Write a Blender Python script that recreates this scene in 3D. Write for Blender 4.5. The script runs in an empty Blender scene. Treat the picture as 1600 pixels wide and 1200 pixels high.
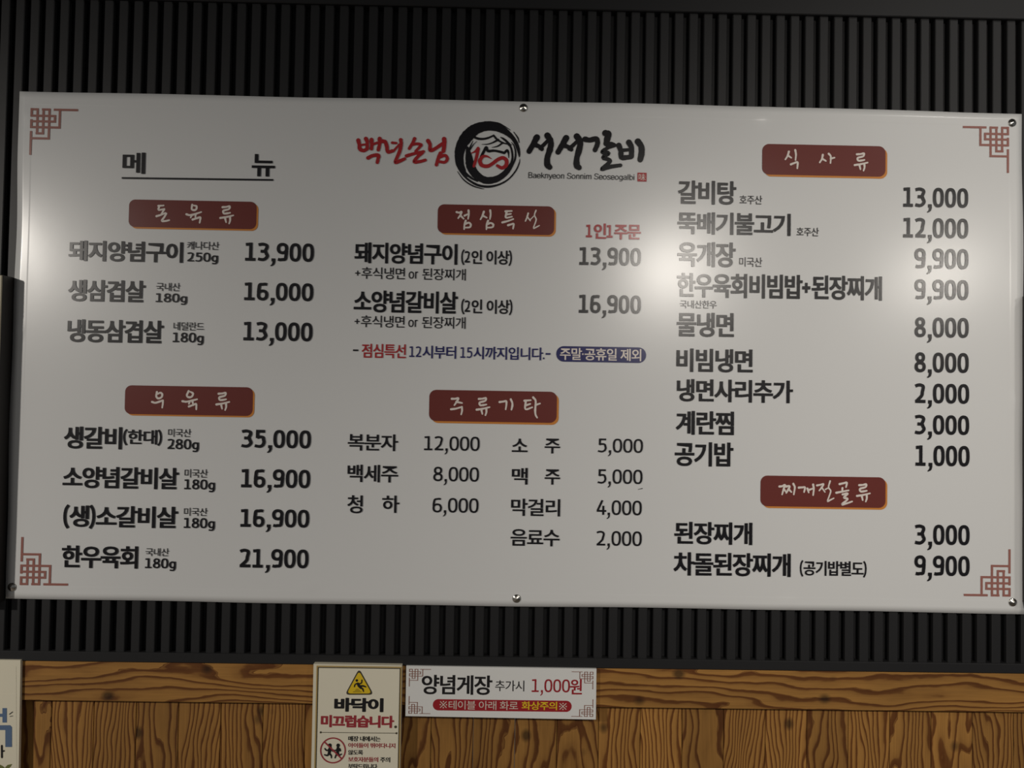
import bpy, bmesh, math, random
from mathutils import Vector, Matrix, Euler

sc = bpy.context.scene
C = sc.collection
random.seed(7)

# ------------------------------------------------------------------ camera
FPX = 1150.0                                   # focal length in pixels of the 1600-wide frame
Z0 = 1.20                                      # height of the banner's lower edge
CAM = Vector((-0.030, -1.309, Z0 + 0.361))
YAW, PITCH, ROLL = (math.radians(a) for a in (-0.62, 1.36, -0.96))
R3 = Matrix.Rotation(YAW, 3, 'Z') @ Matrix.Rotation(PITCH, 3, 'X') @ Matrix.Rotation(ROLL, 3, 'Y')
cam_data = bpy.data.cameras.new('camera')
cam_data.sensor_width = 36.0
cam_data.lens = FPX * 36.0 / 1600.0
cam_data.clip_start = 0.02
cam = bpy.data.objects.new('camera', cam_data)
C.objects.link(cam)
_rt, _fw, _up = R3.col[0], R3.col[1], R3.col[2]
cam.matrix_world = Matrix((( _rt.x, _up.x, -_fw.x, CAM.x), (_rt.y, _up.y, -_fw.y, CAM.y), (_rt.z, _up.z, -_fw.z, CAM.z), (0, 0, 0, 1)))
sc.camera = cam

# ------------------------------------------------------------------ world, lamps, exposure
w = bpy.data.worlds.new('world'); sc.world = w; w.use_nodes = True
bg = w.node_tree.nodes['Background']
bg.inputs[0].default_value = (0.92, 0.96, 1.0, 1); bg.inputs[1].default_value = 0.09

def lamp(name, loc, watts, col, radius, tilt, turn, cone):
    """a spot facing the wall: tilted down, turned sideways, with a soft-edged beam"""
    d = bpy.data.lights.new(name, 'SPOT')
    d.energy = watts; d.color = col; d.shadow_soft_size = radius
    d.spot_size = 2 * cone; d.spot_blend = 1.0
    o = bpy.data.objects.new(name, d); C.objects.link(o); o.location = loc
    o.rotation_euler = (math.pi / 2 - tilt, 0, -turn)
    return o

WARM = (1.0, 0.935, 0.85)
lamp('ceiling_spot_left', (-2.42, -2.0, Z0 + 1.031), 152, WARM, 0.06, 1.02, 0.80, 1.283)
lamp('ceiling_spot_right', (0.705, -2.0, Z0 + 0.97), 66, WARM, 0.13, 0.46, 0.36, 0.92)
lamp('ceiling_spot_far_right', (1.93, -2.0, Z0 + 0.973), 20, WARM, 0.09, 0.30, -0.62, 0.70)
lamp('fill_spot_high', (2.05, -2.0, Z0 + 2.12), 20, (1.0, 0.96, 0.90), 0.06, 0.80, -0.40, 0.95)  # added fill: lifts the banner's right side and hazes the slats above it

sc.view_settings.view_transform = 'Standard'
sc.view_settings.look = 'None'
sc.view_settings.gamma = 1.0
sc.view_settings.use_curve_mapping = False
sc.view_settings.exposure = 0.12

# ------------------------------------------------------------------ helpers
def at(px, py, Y=0.0):
    """the point of the wall plane y = Y that the photograph shows at this pixel"""
    d = _fw + _rt * ((px - 800.0) / FPX) + _up * ((600.0 - py) / FPX)
    return CAM + d * ((Y - CAM.y) / d.y)

def uv(px, py, Y=0.0):
    p = at(px, py, Y)
    return (p.x, p.z)

def set_in(n, names, val):
    for k in names:
        if k in n.inputs:
            n.inputs[k].default_value = val
            return

def mat(name, col, rough=0.5, spec=0.5, metal=0.0):
    m = bpy.data.materials.new(name); m.use_nodes = True
    b = m.node_tree.nodes['Principled BSDF']
    b.inputs['Base Color'].default_value = (*col, 1); b.inputs['Roughness'].default_value = rough
    b.inputs['Metallic'].default_value = metal
    set_in(b, ('Specular IOR Level', 'Specular'), spec)
    return m

def add_bump(m, scale, strength, dist=0.001, detail=3):
    nt = m.node_tree; b = nt.nodes['Principled BSDF']
    tc = nt.nodes.new('ShaderNodeTexCoord'); n = nt.nodes.new('ShaderNodeTexNoise'); bu = nt.nodes.new('ShaderNodeBump')
    n.inputs['Scale'].default_value = scale; n.inputs['Detail'].default_value = detail
    bu.inputs['Strength'].default_value = strength; bu.inputs['Distance'].default_value = dist
    nt.links.new(tc.outputs['Object'], n.inputs['Vector']); nt.links.new(n.outputs['Fac'], bu.inputs['Height'])
    nt.links.new(bu.outputs['Normal'], b.inputs['Normal'])
    return m

def link(name, me, m, parent=None, origin=None):
    o = bpy.data.objects.new(name, me); C.objects.link(o)
    if m: me.materials.append(m)
    if parent:
        o.parent = parent
    return o

def tag(o, label=None, cat=None, group=None, kind=None):
    for k, v in (('label', label), ('category', cat), ('group', group), ('kind', kind)):
        if v: o[k] = v
    return o

def empty(name, loc):
    o = bpy.data.objects.new(name, None); C.objects.link(o); o.location = loc; o.empty_display_size = 0.05
    return o

def boxes_mesh(name, boxes, bevel=0.0):
    bm = bmesh.new()
    for (x0, x1, y0, y1, z0, z1) in boxes:
        vs = [bm.verts.new(p) for p in ((x0, y0, z0), (x1, y0, z0), (x1, y1, z0), (x0, y1, z0), (x0, y0, z1), (x1, y0, z1), (x1, y1, z1), (x0, y1, z1))]
        for f in ((0, 1, 5, 4), (1, 2, 6, 5), (2, 3, 7, 6), (3, 0, 4, 7), (4, 5, 6, 7), (3, 2, 1, 0)):
            bm.faces.new([vs[i] for i in f])
    if bevel:
        bmesh.ops.bevel(bm, geom=list(bm.edges), offset=bevel, segments=1, affect='EDGES')
    bmesh.ops.recalc_face_normals(bm, faces=bm.faces)
    me = bpy.data.meshes.new(name); bm.to_mesh(me); bm.free()
    return me

# ---- flat print: 2D shapes in wall coordinates (x, z), printed a hair in front of their sheet
class Print:
    """collects 2D polygons; build() makes one mesh, local to its parent's origin"""
    def __init__(self): self.v = []; self.f = []; self.k = 0
    def poly(self, pts, dy=0.0):
        b = len(self.v); self.v += [(x, dy, z) for x, z in pts]; self.f.append(tuple(range(b, b + len(pts))))
    def stroke(self, pts, widths, caps='round', smooth=True, closed=False, jit=0.0):
        """ribbon along pts; widths: one number or one per point"""
        if not isinstance(widths, (list, tuple)): widths = [widths] * len(pts)
        P = [Vector(p) for p in pts]; W = list(widths)
        self.k += 1; dy = -0.000008 * (self.k % 12)
        if smooth and len(P) > 2:
            n = len(P); Q = []; V = []
            segs = n if closed else n - 1
            for i in range(segs):
                p1, p2 = P[i], P[(i + 1) % n]; w1, w2 = W[i], W[(i + 1) % n]
                p0 = P[i - 1] if (i > 0 or closed) else p1 * 2 - p2
                p3 = P[(i + 2) % n] if (i + 2 < n or closed) else p2 * 2 - p1
                # centripetal-ish tangents to avoid overshoot
                d = (p2 - p1).length
                t1 = (p2 - p0); t2 = (p3 - p1)
                if t1.length > 1e-9: t1 = t1 / t1.length * min(t1.length * .5, d)
                if t2.length > 1e-9: t2 = t2 / t2.length * min(t2.length * .5, d)
                for s in range(6):
                    t = s / 6; t_2 = t * t; t_3 = t_2 * t
                    Q.append(p1 * (2 * t_3 - 3 * t_2 + 1) + t1 * (t_3 - 2 * t_2 + t) + p2 * (-2 * t_3 + 3 * t_2) + t2 * (t_3 - t_2)); V.append(w1 + (w2 - w1) * t)
            if not closed: Q.append(P[-1]); V.append(W[-1])
            P, W = Q, V
        n = len(P); L = []; Rr = []
        for i in range(n):
            a = P[i - 1] if (i > 0 or closed) else P[i]
            b = P[(i + 1) % n] if (i < n - 1 or closed) else P[i]
            t = b - a
            if t.length < 1e-9: t = Vector((1, 0))
            t.normalize(); nn = Vector((-t.y, t.x)); h = W[i] / 2
            if jit: h *= 1 + random.uniform(-jit, jit)
            k = 1.0
            if 0 < i < n - 1 or closed:
                e = (P[i] - a)
                if e.length > 1e-9:
                    e.normalize(); k = min(1.0 / max(abs(nn.dot(Vector((-e.y, e.x)))), .55), 1.8)
            if not smooth: h *= k
            L.append(P[i] + nn * h); Rr.append(P[i] - nn * h)
        b = len(self.v)
        for i in range(n):
            self.v += [(L[i].x, dy, L[i].y), (Rr[i].x, dy, Rr[i].y)]
        for i in range(n if closed else n - 1):
            j = (i + 1) % n
            self.f.append((b + 2 * i, b + 2 * i + 1, b + 2 * j + 1, b + 2 * j))
        if caps == 'round' and not closed:
            for c, wd in ((P[0], W[0]), (P[-1], W[-1])):
                self.disc(c, wd / 2, dy - 0.000003)
        return self
    def disc(self, c, r, dy=0.0, n=12, rz=None):
        rz = rz or r
        self.poly([(c[0] + r * math.cos(2 * math.pi * i / n), c[1] + rz * math.sin(2 * math.pi * i / n)) for i in range(n)], dy)
    def add(self, verts, faces, ox=0, oz=0, sx=1, sz=1, dy=0.0):
        b = len(self.v); self.v += [(ox + x * sx, dy + y, oz + z * sz) for x, y, z in verts]; self.f += [tuple(b + i for i in f) for f in faces]
    def fit(self, x0, z0, x1, z1, ref=None):
        """scale the whole print so that ref (or its ink box) fills the given box"""
        if ref is None:
            xs = [p[0] for p in self.v]; zs = [p[2] for p in self.v]; ref = (min(xs), min(zs), max(xs), max(zs))
        ax = (x1 - x0) / (ref[2] - ref[0]); az = (z1 - z0) / (ref[3] - ref[1])
        self.v = [(x0 + (x - ref[0]) * ax, y, z0 + (z - ref[1]) * az) for x, y, z in self.v]
        return self
    def build(self, name, m, parent, Y, label=None):
        o0 = PRINT_ORIGIN[parent.name] if parent.name in PRINT_ORIGIN else parent.location
        me = bpy.data.meshes.new(name)
        vs = []; fs = []                                    # every face a micrometre off its neighbours, so overlapping ink never coincides
        for i, f in enumerate(self.f):
            dy = -1.2e-6 * ((i * 7) % 61); b = len(vs)
            for k in f:
                x, y, z = self.v[k]; vs.append((x - o0[0], y + dy + Y - o0[1], z - o0[2]))
            fs.append(tuple(range(b, len(vs))))
        me.from_pydata(vs, [], fs); me.update()
        o = link(name, me, m, parent); PRINT_ORIGIN[o.name] = o0
        if label: o['label'] = label
        return o
PRINT_ORIGIN = {}

def rrect(x0, z0, x1, z1, r, n=6):
    out = []
    for cx, cz, a in ((x1 - r, z1 - r, 0), (x0 + r, z1 - r, 90), (x0 + r, z0 + r, 180), (x1 - r, z0 + r, 270)):
        for i in range(n + 1):
            t = math.radians(a + 90 * i / n); out.append((cx + r * math.cos(t), cz + r * math.sin(t)))
    return out

# ------------------------------------------------------------------ lettering
# Korean syllables come from Blender's built-in interface font; figures, Latin letters and brush writing are drawn as strokes.
_glyphs = {}
def load_glyphs(want):
    tmp = []
    for ch, off in want:
        c = bpy.data.curves.new('glyph', 'FONT'); c.body = ch; c.size = 1.0; c.offset = off; c.resolution_u = 4; c.fill_mode = 'FRONT'
        o = bpy.data.objects.new('glyph', c); C.objects.link(o); tmp.append((ch, off, o))
    dg = bpy.context.evaluated_depsgraph_get(); dg.update()
    for ch, off, o in tmp:
        me = o.evaluated_get(dg).to_mesh()
        _glyphs[(ch, off)] = ([(v.co.x, 0.0, v.co.y) for v in me.vertices], [tuple(p.vertices) for p in me.polygons])
        o.evaluated_get(dg).to_mesh_clear()
    for ch, off, o in tmp:
        c = o.data; bpy.data.objects.remove(o); bpy.data.curves.remove(c)

def sup(cx, cz, a, b, n=2.6, k=28, t0=0, t1=360):
    out = []
    for i in range(k):
        t = math.radians(t0 + (t1 - t0) * i / k); c, s = math.cos(t), math.sin(t)
        out.append((cx + a * math.copysign(abs(c) ** (2 / n), c), cz + b * math.copysign(abs(s) ** (2 / n), s)))
    return out

def figure(ch, wt):
    """(list of (points, closed, smooth), advance, polygons) in cap-height units"""
    h = wt / 2; S = []; PG = []
    if ch == '0': S = [(sup(.285, .5, .285 - h, .5 - h + .008), 1, 1)]; adv = .64
    elif ch == '1':
        S = [([(.29, 0), (.29, 1.0)], 0, 0), ([(.04, .975 - h), (.29, 1 - h)], 0, 0), ([(.02, h * .9), (.53, h * .9)], 0, 0)]; adv = .64
    elif ch == '2':
        S = [([(.04, .94 - h), (.14, .99 - h), (.28, 1.008 - h), (.42, .95 - h), (.52 - h, .76), (.48 - h, .58), (.36, .38), (.06 + h * .5, h * 1.2)], 0, 1), ([(.03, h), (.555, h)], 0, 0)]; adv = .64
    elif ch == '3':
        S = [([(.03, .965 - h), (.14, .995 - h), (.27, 1.005 - h), (.42, .95 - h), (.535 - h, .76), (.47 - h, .60), (.34, .535), (.26, .53)], 0, 1), ([(.14, .53), (.28, .53)], 0, 0),
             ([(.26, .53), (.38, .51), (.50 - h, .42), (.56 - h, .27), (.47 - h, .09 + h * .5), (.27, h - .008), (.13, h), (.02, .03 + h)], 0, 1)]; adv = .64
    elif ch == '4':
        S = [([(.36, 1.0), (.04 + h * .4, .28)], 0, 0), ([(.02, .24 + h * .4), (.6, .24 + h * .4)], 0, 0), ([(.42, 0), (.42, .62)], 0, 0)]; adv = .64
    elif ch == '5':
        S = [([(.08, 1 - h), (.52, 1 - h)], 0, 0), ([(.08 + h, 1.0), (.08 + h * .9, .53)], 0, 0), ([(.08 + h * .7, .55), (.25, .60), (.42, .58), (.54 - h, .44), (.56 - h, .30), (.50 - h, .12 + h * .3), (.30, h - .008), (.15, h), (.03, .03 + h)], 0, 1)]; adv = .64
    elif ch in '69':
        a = [(.50, .975 - h), (.40, 1 - h), (.28, .985 - h), (.14, .88), (.02 + h, .68), (h, .42)]
        b = sup(.285, .30, .285 - h, .31 - h + .004, 2.3)
        S = [(a, 0, 1), (b, 1, 1)]; adv = .64
        if ch == '9': S = [([(.57 - x, 1 - z) for x, z in p], c, s) for p, c, s in S]
    elif ch == '8': S = [(sup(.285, .745, .25 - h, .262 - h, 2.3), 1, 1), (sup(.285, .275, .285 - h, .283 - h, 2.3), 1, 1)]; adv = .64
    elif ch == ',': k = wt / .165; PG = [[(.05, .15), (.05 + .19 * k, .15), (.05 + .19 * k, -.06), (.03 + .17 * k, -.18), (.13 * k, -.25), (.02, -.29), (0, -.23), (.06, -.19), (.09, -.12), (.10, -.02), (.05, -.02)]]; adv = .30
    elif ch == '.': PG = [[(.04, 0), (.06 + wt, 0), (.06 + wt, wt + .03), (.04, wt + .03)]]; adv = .26
    elif ch == '\u00b7': PG = [[(.06, .42), (.08 + wt, .42), (.08 + wt, .44 + wt), (.06, .44 + wt)]]; adv = .28
    elif ch == '-': S = [([(.05, .42), (.38, .42)], 0, 0)]; adv = .44
    elif ch == '+': S = [([(.04, .46), (.56, .46)], 0, 0), ([(.30, .20), (.30, .72)], 0, 0)]; adv = .62
    elif ch == '\u203b': S = [([(.08, .92), (.92, .08)], 0, 0), ([(.92, .92), (.08, .08)], 0, 0)]; adv = 1.15; d = wt * .75; PG = [[(x - d, z - d), (x + d, z - d), (x + d, z + d), (x - d, z + d)] for x, z in ((.5, .9), (.5, .1), (.1, .5), (.9, .5))]
    elif ch == '(': S = [([(.30, 1.12), (.17, .92), (.11, .66), (.10, .45), (.12, .22), (.18, 0), (.30, -.20)], 0, 1)]; adv = .34
    elif ch == ')': S = [([(.04, 1.12), (.17, .92), (.23, .66), (.24, .45), (.22, .22), (.16, 0), (.04, -.20)], 0, 1)]; adv = .34
    # lower-case and capitals of the romanised name and the weights
    elif ch == 'g': S = [(sup(.26, .36, .26 - h, .36 - h, 2.3), 1, 1), ([(.52 - h, .70), (.52 - h, .05), (.46 - h, -.13), (.30, -.27 + h), (.06, -.25 + h)], 0, 1)]; adv = .60
    elif ch == 'o': S = [(sup(.27, .36, .27 - h, .37 - h, 2.2), 1, 1)]; adv = .60
    elif ch == 'r': S = [([(.06 + h, 0), (.06 + h, .72)], 0, 0), ([(.06 + h, .48), (.16, .64), (.34, .70 - h * .3)], 0, 1)]; adv = .40
    elif ch == 'a': S = [([(.06, .58), (.14, .69 - h * .5), (.28, .73 - h), (.42, .68 - h * .6), (.50 - h, .52), (.50 - h, 0)], 0, 1), ([(.48 - h, .42), (.30, .40), (.12, .36), (.02 + h, .20), (.12, .02 + h), (.28, .01 + h), (.46 - h, .18)], 0, 1)]; adv = .58
    elif ch == 'e': S = [([(.03 + h, .36), (.53 - h, .36), (.50 - h, .56), (.38, .70 - h * .6), (.27, .73 - h), (.12, .66 - h * .4), (.02 + h, .36), (.10, .08 + h * .3), (.27, h - .01), (.42, .04 + h * .6), (.52, .18)], 0, 1)]; adv = .58
    elif ch == 'k': S = [([(.06 + h, 0), (.06 + h, 1)], 0, 0), ([(.46, .72), (.10, .32)], 0, 0), ([(.22, .44), (.50, 0)], 0, 0)]; adv = .53
    elif ch == 'n': S = [([(.06 + h, 0), (.06 + h, .72)], 0, 0), ([(.06 + h, .46), (.16, .64), (.30, .73 - h), (.44, .66), (.50 - h, .48), (.50 - h, 0)], 0, 1)]; adv = .58
    elif ch == 'm': S = [([(.06 + h, 0), (.06 + h, .72)], 0, 0), ([(.06 + h, .46), (.14, .64), (.27, .73 - h), (.38, .66), (.43, .48), (.43, 0)], 0, 1), ([(.43, .46), (.52, .64), (.64, .73 - h), (.75, .66), (.80 - h, .48), (.80 - h, 0)], 0, 1)]; adv = .88
    elif ch == 'y': S = [([(.03, .72), (.27, .02)], 0, 0), ([(.49, .72), (.26, -.02), (.17, -.20), (.04, -.26 + h)], 0, 1)]; adv = .53
    elif ch == 'i': S = [([(.06 + h, 0), (.06 + h, .72)], 0, 0), ([(.06 + h, .86), (.06 + h, 1)], 0, 0)]; adv = .25
    elif ch == 'l': S = [([(.06 + h, 0), (.06 + h, 1)], 0, 0)]; adv = .25
    elif ch == 'b': S = [([(.06 + h, 0), (.06 + h, 1)], 0, 0), (sup(.30, .36, .26 - h, .37 - h, 2.2), 1, 1)]; adv = .60
    elif ch == 's': S = [([(.47, .55), (.40, .68 - h * .3), (.25, .73 - h), (.10, .68 - h * .4), (.06 + h * .6, .54), (.14, .43), (.34, .34), (.44, .22), (.40, .07 + h * .3), (.25, h - .01), (.10, .04 + h * .4), (.03, .18)], 0, 1)]; adv = .53
    elif ch == 'S': S = [([(.60, .74), (.54, .90 - h * .2), (.34, 1.01 - h), (.14, .93 - h * .3), (.06 + h, .74), (.14, .60), (.36, .50), (.54, .40), (.60 - h, .26), (.50, .07 + h * .4), (.32, h - .01), (.12, .06 + h * .4), (.04, .28)], 0, 1)]; adv = .68
    elif ch == 'B': S = [([(.08 + h, 0), (.08 + h, 1)], 0, 0), ([(.08, 1 - h), (.40, 1 - h), (.54, .90), (.56, .76), (.52, .60), (.40, .53), (.10, .53)], 0, 1), ([(.38, .53), (.56, .46), (.62 - h, .28), (.56, .08 + h * .3), (.40, h), (.08, h)], 0, 1)]; adv = .70
    else: return None
    return S, adv, PG

WEIGHT = {'B': (.020, .013, .165), 'M': (.012, .008, .125), 'S': (.016, .010, .15), 'L': (.004, .0, .105), 'X': (.026, .027, .20), 'T': (.0, .0, .095)}
_need = set(); _jobs = []
KADV = .87
def compose(s, wt, track=0.0):
    off, dx, fw = WEIGHT[wt]; cap = .76; p = Print(); x = 0.0
    for ch in s:
        if ch == ' ': x += .24; continue
        g = figure(ch, fw)
        if g:
            S, adv, PG = g
            for pts, closed, sm in S:
                p.stroke([(x + a * cap, b * cap) for a, b in pts], fw * cap, caps='flat', smooth=bool(sm), closed=bool(closed))
            for q in PG: p.poly([(x + a * cap, b * cap) for a, b in q])
            x += adv * cap + track
        else:
            vs, fs = _glyphs[(ch, off)]
            p.add(vs, fs, x)
            if dx:
                p.add(vs, fs, x - dx, dy=-0.00002); p.add(vs, fs, x + dx, dy=-0.00004)
                if wt == 'X': p.add(vs, fs, x, .016, dy=-0.00006); p.add(vs, fs, x, -.016, dy=-0.00008)
            x += KADV + track
    return p

def text(name, s, box, m, parent, Y=-0.0012, wt='B', base=True, label=None, plane=0.0):
    """box = (left, top at the left end, right, bottom at the right end) in photo pixels; all-figure strings fit by cap height"""
    for ch in s:
        if ch != ' ' and figure(ch, .1) is None: _need.add((ch, WEIGHT[wt][0]))
    _jobs.append((name, s, box, m, parent, Y, wt, label, plane))

def flush_text():
    load_glyphs(sorted(_need))
    for name, s, box, m, parent, Y, wt, label, plane in _jobs:
        parts = [(s, box)] if isinstance(s, str) else None
        p = compose(s, wt)
        x0, z1 = uv(box[0], box[1], plane); x1, z0 = uv(box[2], box[3], plane)
        ref = None
        if all(ch in '0123456789,g' for ch in s):
            xs = [v[0] for v in p.v]; ref = (min(xs), 0.0, max(xs), .76)
        p.fit(x0, z0, x1, z1, ref)
        p.build(name, m, parent, Y + plane, label)
    _jobs.clear()

# ------------------------------------------------------------------ materials
def wood(name, vertical, seed=0.0, pitch=0.0, lightc=(.35, .172, .042), darkc=(.108, .034, .006)):
    m = bpy.data.materials.new(name); m.use_nodes = True; nt = m.node_tree; N = nt.nodes; Lk = nt.links
    b = N['Principled BSDF']
    tc = N.new('ShaderNodeTexCoord'); sep = N.new('ShaderNodeSeparateXYZ'); Lk.new(tc.outputs['Object'], sep.inputs[0])
    def mth(op, a, bb=None, c=None):
        n = N.new('ShaderNodeMath'); n.operation = op
        for i, v in enumerate((a, bb, c)):
            if v is None: continue
            if isinstance(v, (int, float)): n.inputs[i].default_value = v
            else: Lk.new(v, n.inputs[i])
        return n.outputs[0]
    along = sep.outputs['Z'] if vertical else sep.outputs['X']
    across = sep.outputs['X'] if vertical else sep.outputs['Z']
    if pitch:
        plank = mth('FLOOR', mth('DIVIDE', across, pitch))
        wn = N.new('ShaderNodeTexWhiteNoise'); wn.noise_dimensions = '1D'; Lk.new(plank, wn.inputs['W']); rnd = wn.outputs['Value']
    else:
        v = N.new('ShaderNodeValue'); v.outputs[0].default_value = seed; rnd = v.outputs[0]
    def vec(sa, sl, zoff):
        cb = N.new('ShaderNodeCombineXYZ')
        Lk.new(mth('MULTIPLY', across, sa), cb.inputs[0]); Lk.new(mth('MULTIPLY', along, sl), cb.inputs[1]); Lk.new(mth('MULTIPLY_ADD', rnd, 37.0, zoff), cb.inputs[2])
        return cb.outputs[0]
    def noise(v, scale, detail, rough=.5):
        n = N.new('ShaderNodeTexNoise'); n.inputs['Scale'].default_value = scale; n.inputs['Detail'].default_value = detail; n.inputs['Roughness'].default_value = rough
        Lk.new(v, n.inputs['Vector']); return n.outputs['Fac']
    big = noise(vec(14.0, 3.6 if vertical else 2.4, 0.0), 1.0, 2.0)
    wob = noise(vec(60.0, 22.0, 5.0), 1.0, 2.0)
    lvl = mth('ADD', mth('MULTIPLY', big, 9.0), mth('MULTIPLY', wob, .6))
    lvl = mth('ADD', lvl, mth('MULTIPLY', across, mth('MULTIPLY_ADD', mth('FRACT', mth('MULTIPLY', rnd, 7.31)), 110.0, 30.0) if vertical else 78.0))
    saw = mth('FRACT', lvl)
    ramp = N.new('ShaderNodeValToRGB'); Lk.new(saw, ramp.inputs[0])
    e = ramp.color_ramp.elements
    e[0].position = 0.0; e[0].color = (*lightc, 1)
    e[1].position = 1.0; e[1].color = (*darkc, 1)
    for pos, t in ((.38, .12), (.62, .35), (.72, .88), (.92, 1.0), (.97, .5)):
        k = ramp.color_ramp.elements.new(pos); k.color = (*[lightc[i] * (1 - t) + darkc[i] * t for i in range(3)], 1)
    fine = noise(vec(420.0, 14.0, 2.0), 1.0, 3.0)
    tone = noise(vec(7.0, 1.3, 9.0), 1.0, 2.0)
    mul = mth('MULTIPLY_ADD', fine, .5, .75)
    mul = mth('MULTIPLY', mul, mth('MULTIPLY_ADD', tone, .9, .55))
    if pitch:
        mul = mth('MULTIPLY', mul, mth('MULTIPLY_ADD', rnd, .35, .80))
    # knots
    vo = N.new('ShaderNodeTexVoronoi'); vo.inputs['Scale'].default_value = 1.0; Lk.new(vec(15.0, 12.0, 0.0), vo.inputs['Vector'])
    kn = N.new('ShaderNodeMapRange'); kn.inputs['From Min'].default_value = .07; kn.inputs['From Max'].default_value = .17; kn.inputs['To Min'].default_value = .30; kn.inputs['To Max'].default_value = 1.0
    Lk.new(vo.outputs['Distance'], kn.inputs['Value'])
    mul = mth('MULTIPLY', mul, kn.outputs[0])
    mx = N.new('ShaderNodeVectorMath'); mx.operation = 'SCALE'; Lk.new(ramp.outputs['Color'], mx.inputs[0]); Lk.new(mul, mx.inputs['Scale'])
    Lk.new(mx.outputs[0], b.inputs['Base Color'])
    b.inputs['Roughness'].default_value = .6
    set_in(b, ('Specular IOR Level',), .3)
    bu = N.new('ShaderNodeBump'); bu.inputs['Strength'].default_value = .25; bu.inputs['Distance'].default_value = .0006; Lk.new(mul, bu.inputs['Height']); Lk.new(bu.outputs['Normal'], b.inputs['Normal'])
    return m

VR, VS = 0.238, 0.5                                        # gloss shared by the vinyl and what is printed on it
M_vinyl = add_bump(mat('white_vinyl', (.74, .745, .74), VR, VS), 9.0, .05, .002)
M_black = mat('black_print', (.011, .010, .012), VR, VS)
M_red = mat('red_print', (.42, .028, .032), VR, VS)
M_navy = mat('navy_print', (.025, .025, .125), VR, VS)
M_maroon = mat('maroon_print', (.165, .036, .029), VR, VS)
M_orange = mat('orange_print', (.66, .25, .05), VR, VS)
M_cream = mat('cream_print', (.80, .72, .66), VR, VS)
M_knot = mat('brick_red_print', (.34, .145, .12), VR, VS)
M_slat = add_bump(mat('charcoal_slat', (.016, .016, .017), .50, .35), 60, .2, .0005)
M_rail = mat('charcoal_rail', (.015, .015, .016), .5, .35)
M_steel = mat('polished_steel', (.62, .60, .55), .22, .5, 1.0)
M_paper = mat('white_card', (.76, .76, .74), .5, .4)
M_signred = mat('sign_red', (.33, .015, .022), .5, .4)
M_signblack = mat('sign_black', (.012, .011, .012), .5, .4)
M_signcream = mat('sign_cream_letters', (.66, .58, .50), .5, .4)
M_signyellow = mat('sign_yellow', (.75, .52, .02), .5, .4)
M_signbrown = mat('sign_brown_lines', (.25, .10, .07), .5, .4)
M_board = mat('cream_board', (.76, .71, .56), .5, .4)
M_gold = mat('gold_edge', (.46, .32, .11), .45, .5)
M_darkline = mat('dark_frame_line', (.06, .05, .03), .5, .4)
M_panel = mat('pale_panel', (.80, .75, .60), .45, .4)
M_dullred = mat('dull_red', (.34, .035, .045), .5, .4)
M_blue = mat('poster_blue', (.10, .16, .27), .5, .4)
M_leaf = mat('poster_leaf', (.16, .17, .05), .5, .4)
M_creamface = mat('cream_face', (.50, .45, .32), .5, .4)
M_darkcase = mat('dark_case', (.030, .027, .025), .5, .4)
M_woodv = wood('pine_planks', True, pitch=.0745)
M_woodh = wood('pine_rail', False, seed=.37)
M_floor = mat('floor_tile', (.16, .14, .12), .5, .4)
M_ceil = mat('ceiling_paint', (.10, .10, .10), .8, .2)

# ------------------------------------------------------------------ the setting
# slatted black wall: flat slats with grooves between them
SLAT_Y, GROOVE_Y = 0.004, 0.019
pit = at(1205 + 23.05, 985, SLAT_Y).x - at(1205, 985, SLAT_Y).x
x_ref = at(1205.5, 985, SLAT_Y).x                           # left edge of one slat
z_rail_top = at(800, 1026, SLAT_Y).z
z_rail_bot = at(800, 1041.5, SLAT_Y).z
z_top = at(800, 15, SLAT_Y).z
bx = [(-2.6, 2.6, GROOVE_Y, GROOVE_Y + .03, z_rail_bot, z_top + .10)]
k0 = int((-2.55 - x_ref) / pit)
for k in range(k0, k0 + int(5.1 / pit)):
    x = x_ref + k * pit
    bx.append((x, x + pit * .60, SLAT_Y, GROOVE_Y + .004, z_rail_top - .004, z_top + .02))
tag(link('wall_back', boxes_mesh('wall_back', bx, .0012), M_slat), kind='structure')
tag(link('trim_1', boxes_mesh('trim_1', [(-2.6, 2.6, SLAT_Y - .004, GROOVE_Y + .02, z_rail_bot, z_rail_top)], .0015), M_rail), kind='structure')
tag(link('trim_2', boxes_mesh('trim_2', [(-2.6, 2.6, SLAT_Y - .006, GROOVE_Y + .03, z_top, z_top + .10)], .0015), M_rail), kind='structure')
# pine rail and pine planks below
RAIL_Y, PLANK_Y = 0.002, 0.014
z_w1 = at(800, 1104, RAIL_Y).z
tag(link('trim_3', boxes_mesh('trim_3', [(-2.6, 2.6, RAIL_Y, PLANK_Y + .03, z_w1, z_rail_bot)], .0015), M_woodh), kind='structure')
bx = []
px0 = math.floor(-2.6 / .0745)
for k in range(px0, px0 + 70):
    bx.append((k * .0745 + .0004, (k + 1) * .0745 - .0004, PLANK_Y, PLANK_Y + .02, 0.0, z_w1 + .002))
tag(link('wall_lower', boxes_mesh('wall_lower', bx, .0010), M_woodv), kind='structure')
tag(link('floor', boxes_mesh('floor', [(-3.2, 3.2, -4.2, .05, -.05, 0.0)]), M_floor), kind='structure')
tag(link('ceiling', boxes_mesh('ceiling', [(-3.2, 3.2, -4.2, .05, 3.40, 3.45)]), M_ceil), kind='structure')

# ------------------------------------------------------------------ the menu banner
banner = empty('menu_banner', (0, 0, Z0))
tag(banner, 'long white vinyl menu banner with black Korean lettering, screwed to the black slatted wall', 'banner')
TL, TR, BR, BL = at(31, 143), at(1596.7, 177.5), at(1600.5, 959), at(8, 935.3)

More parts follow.
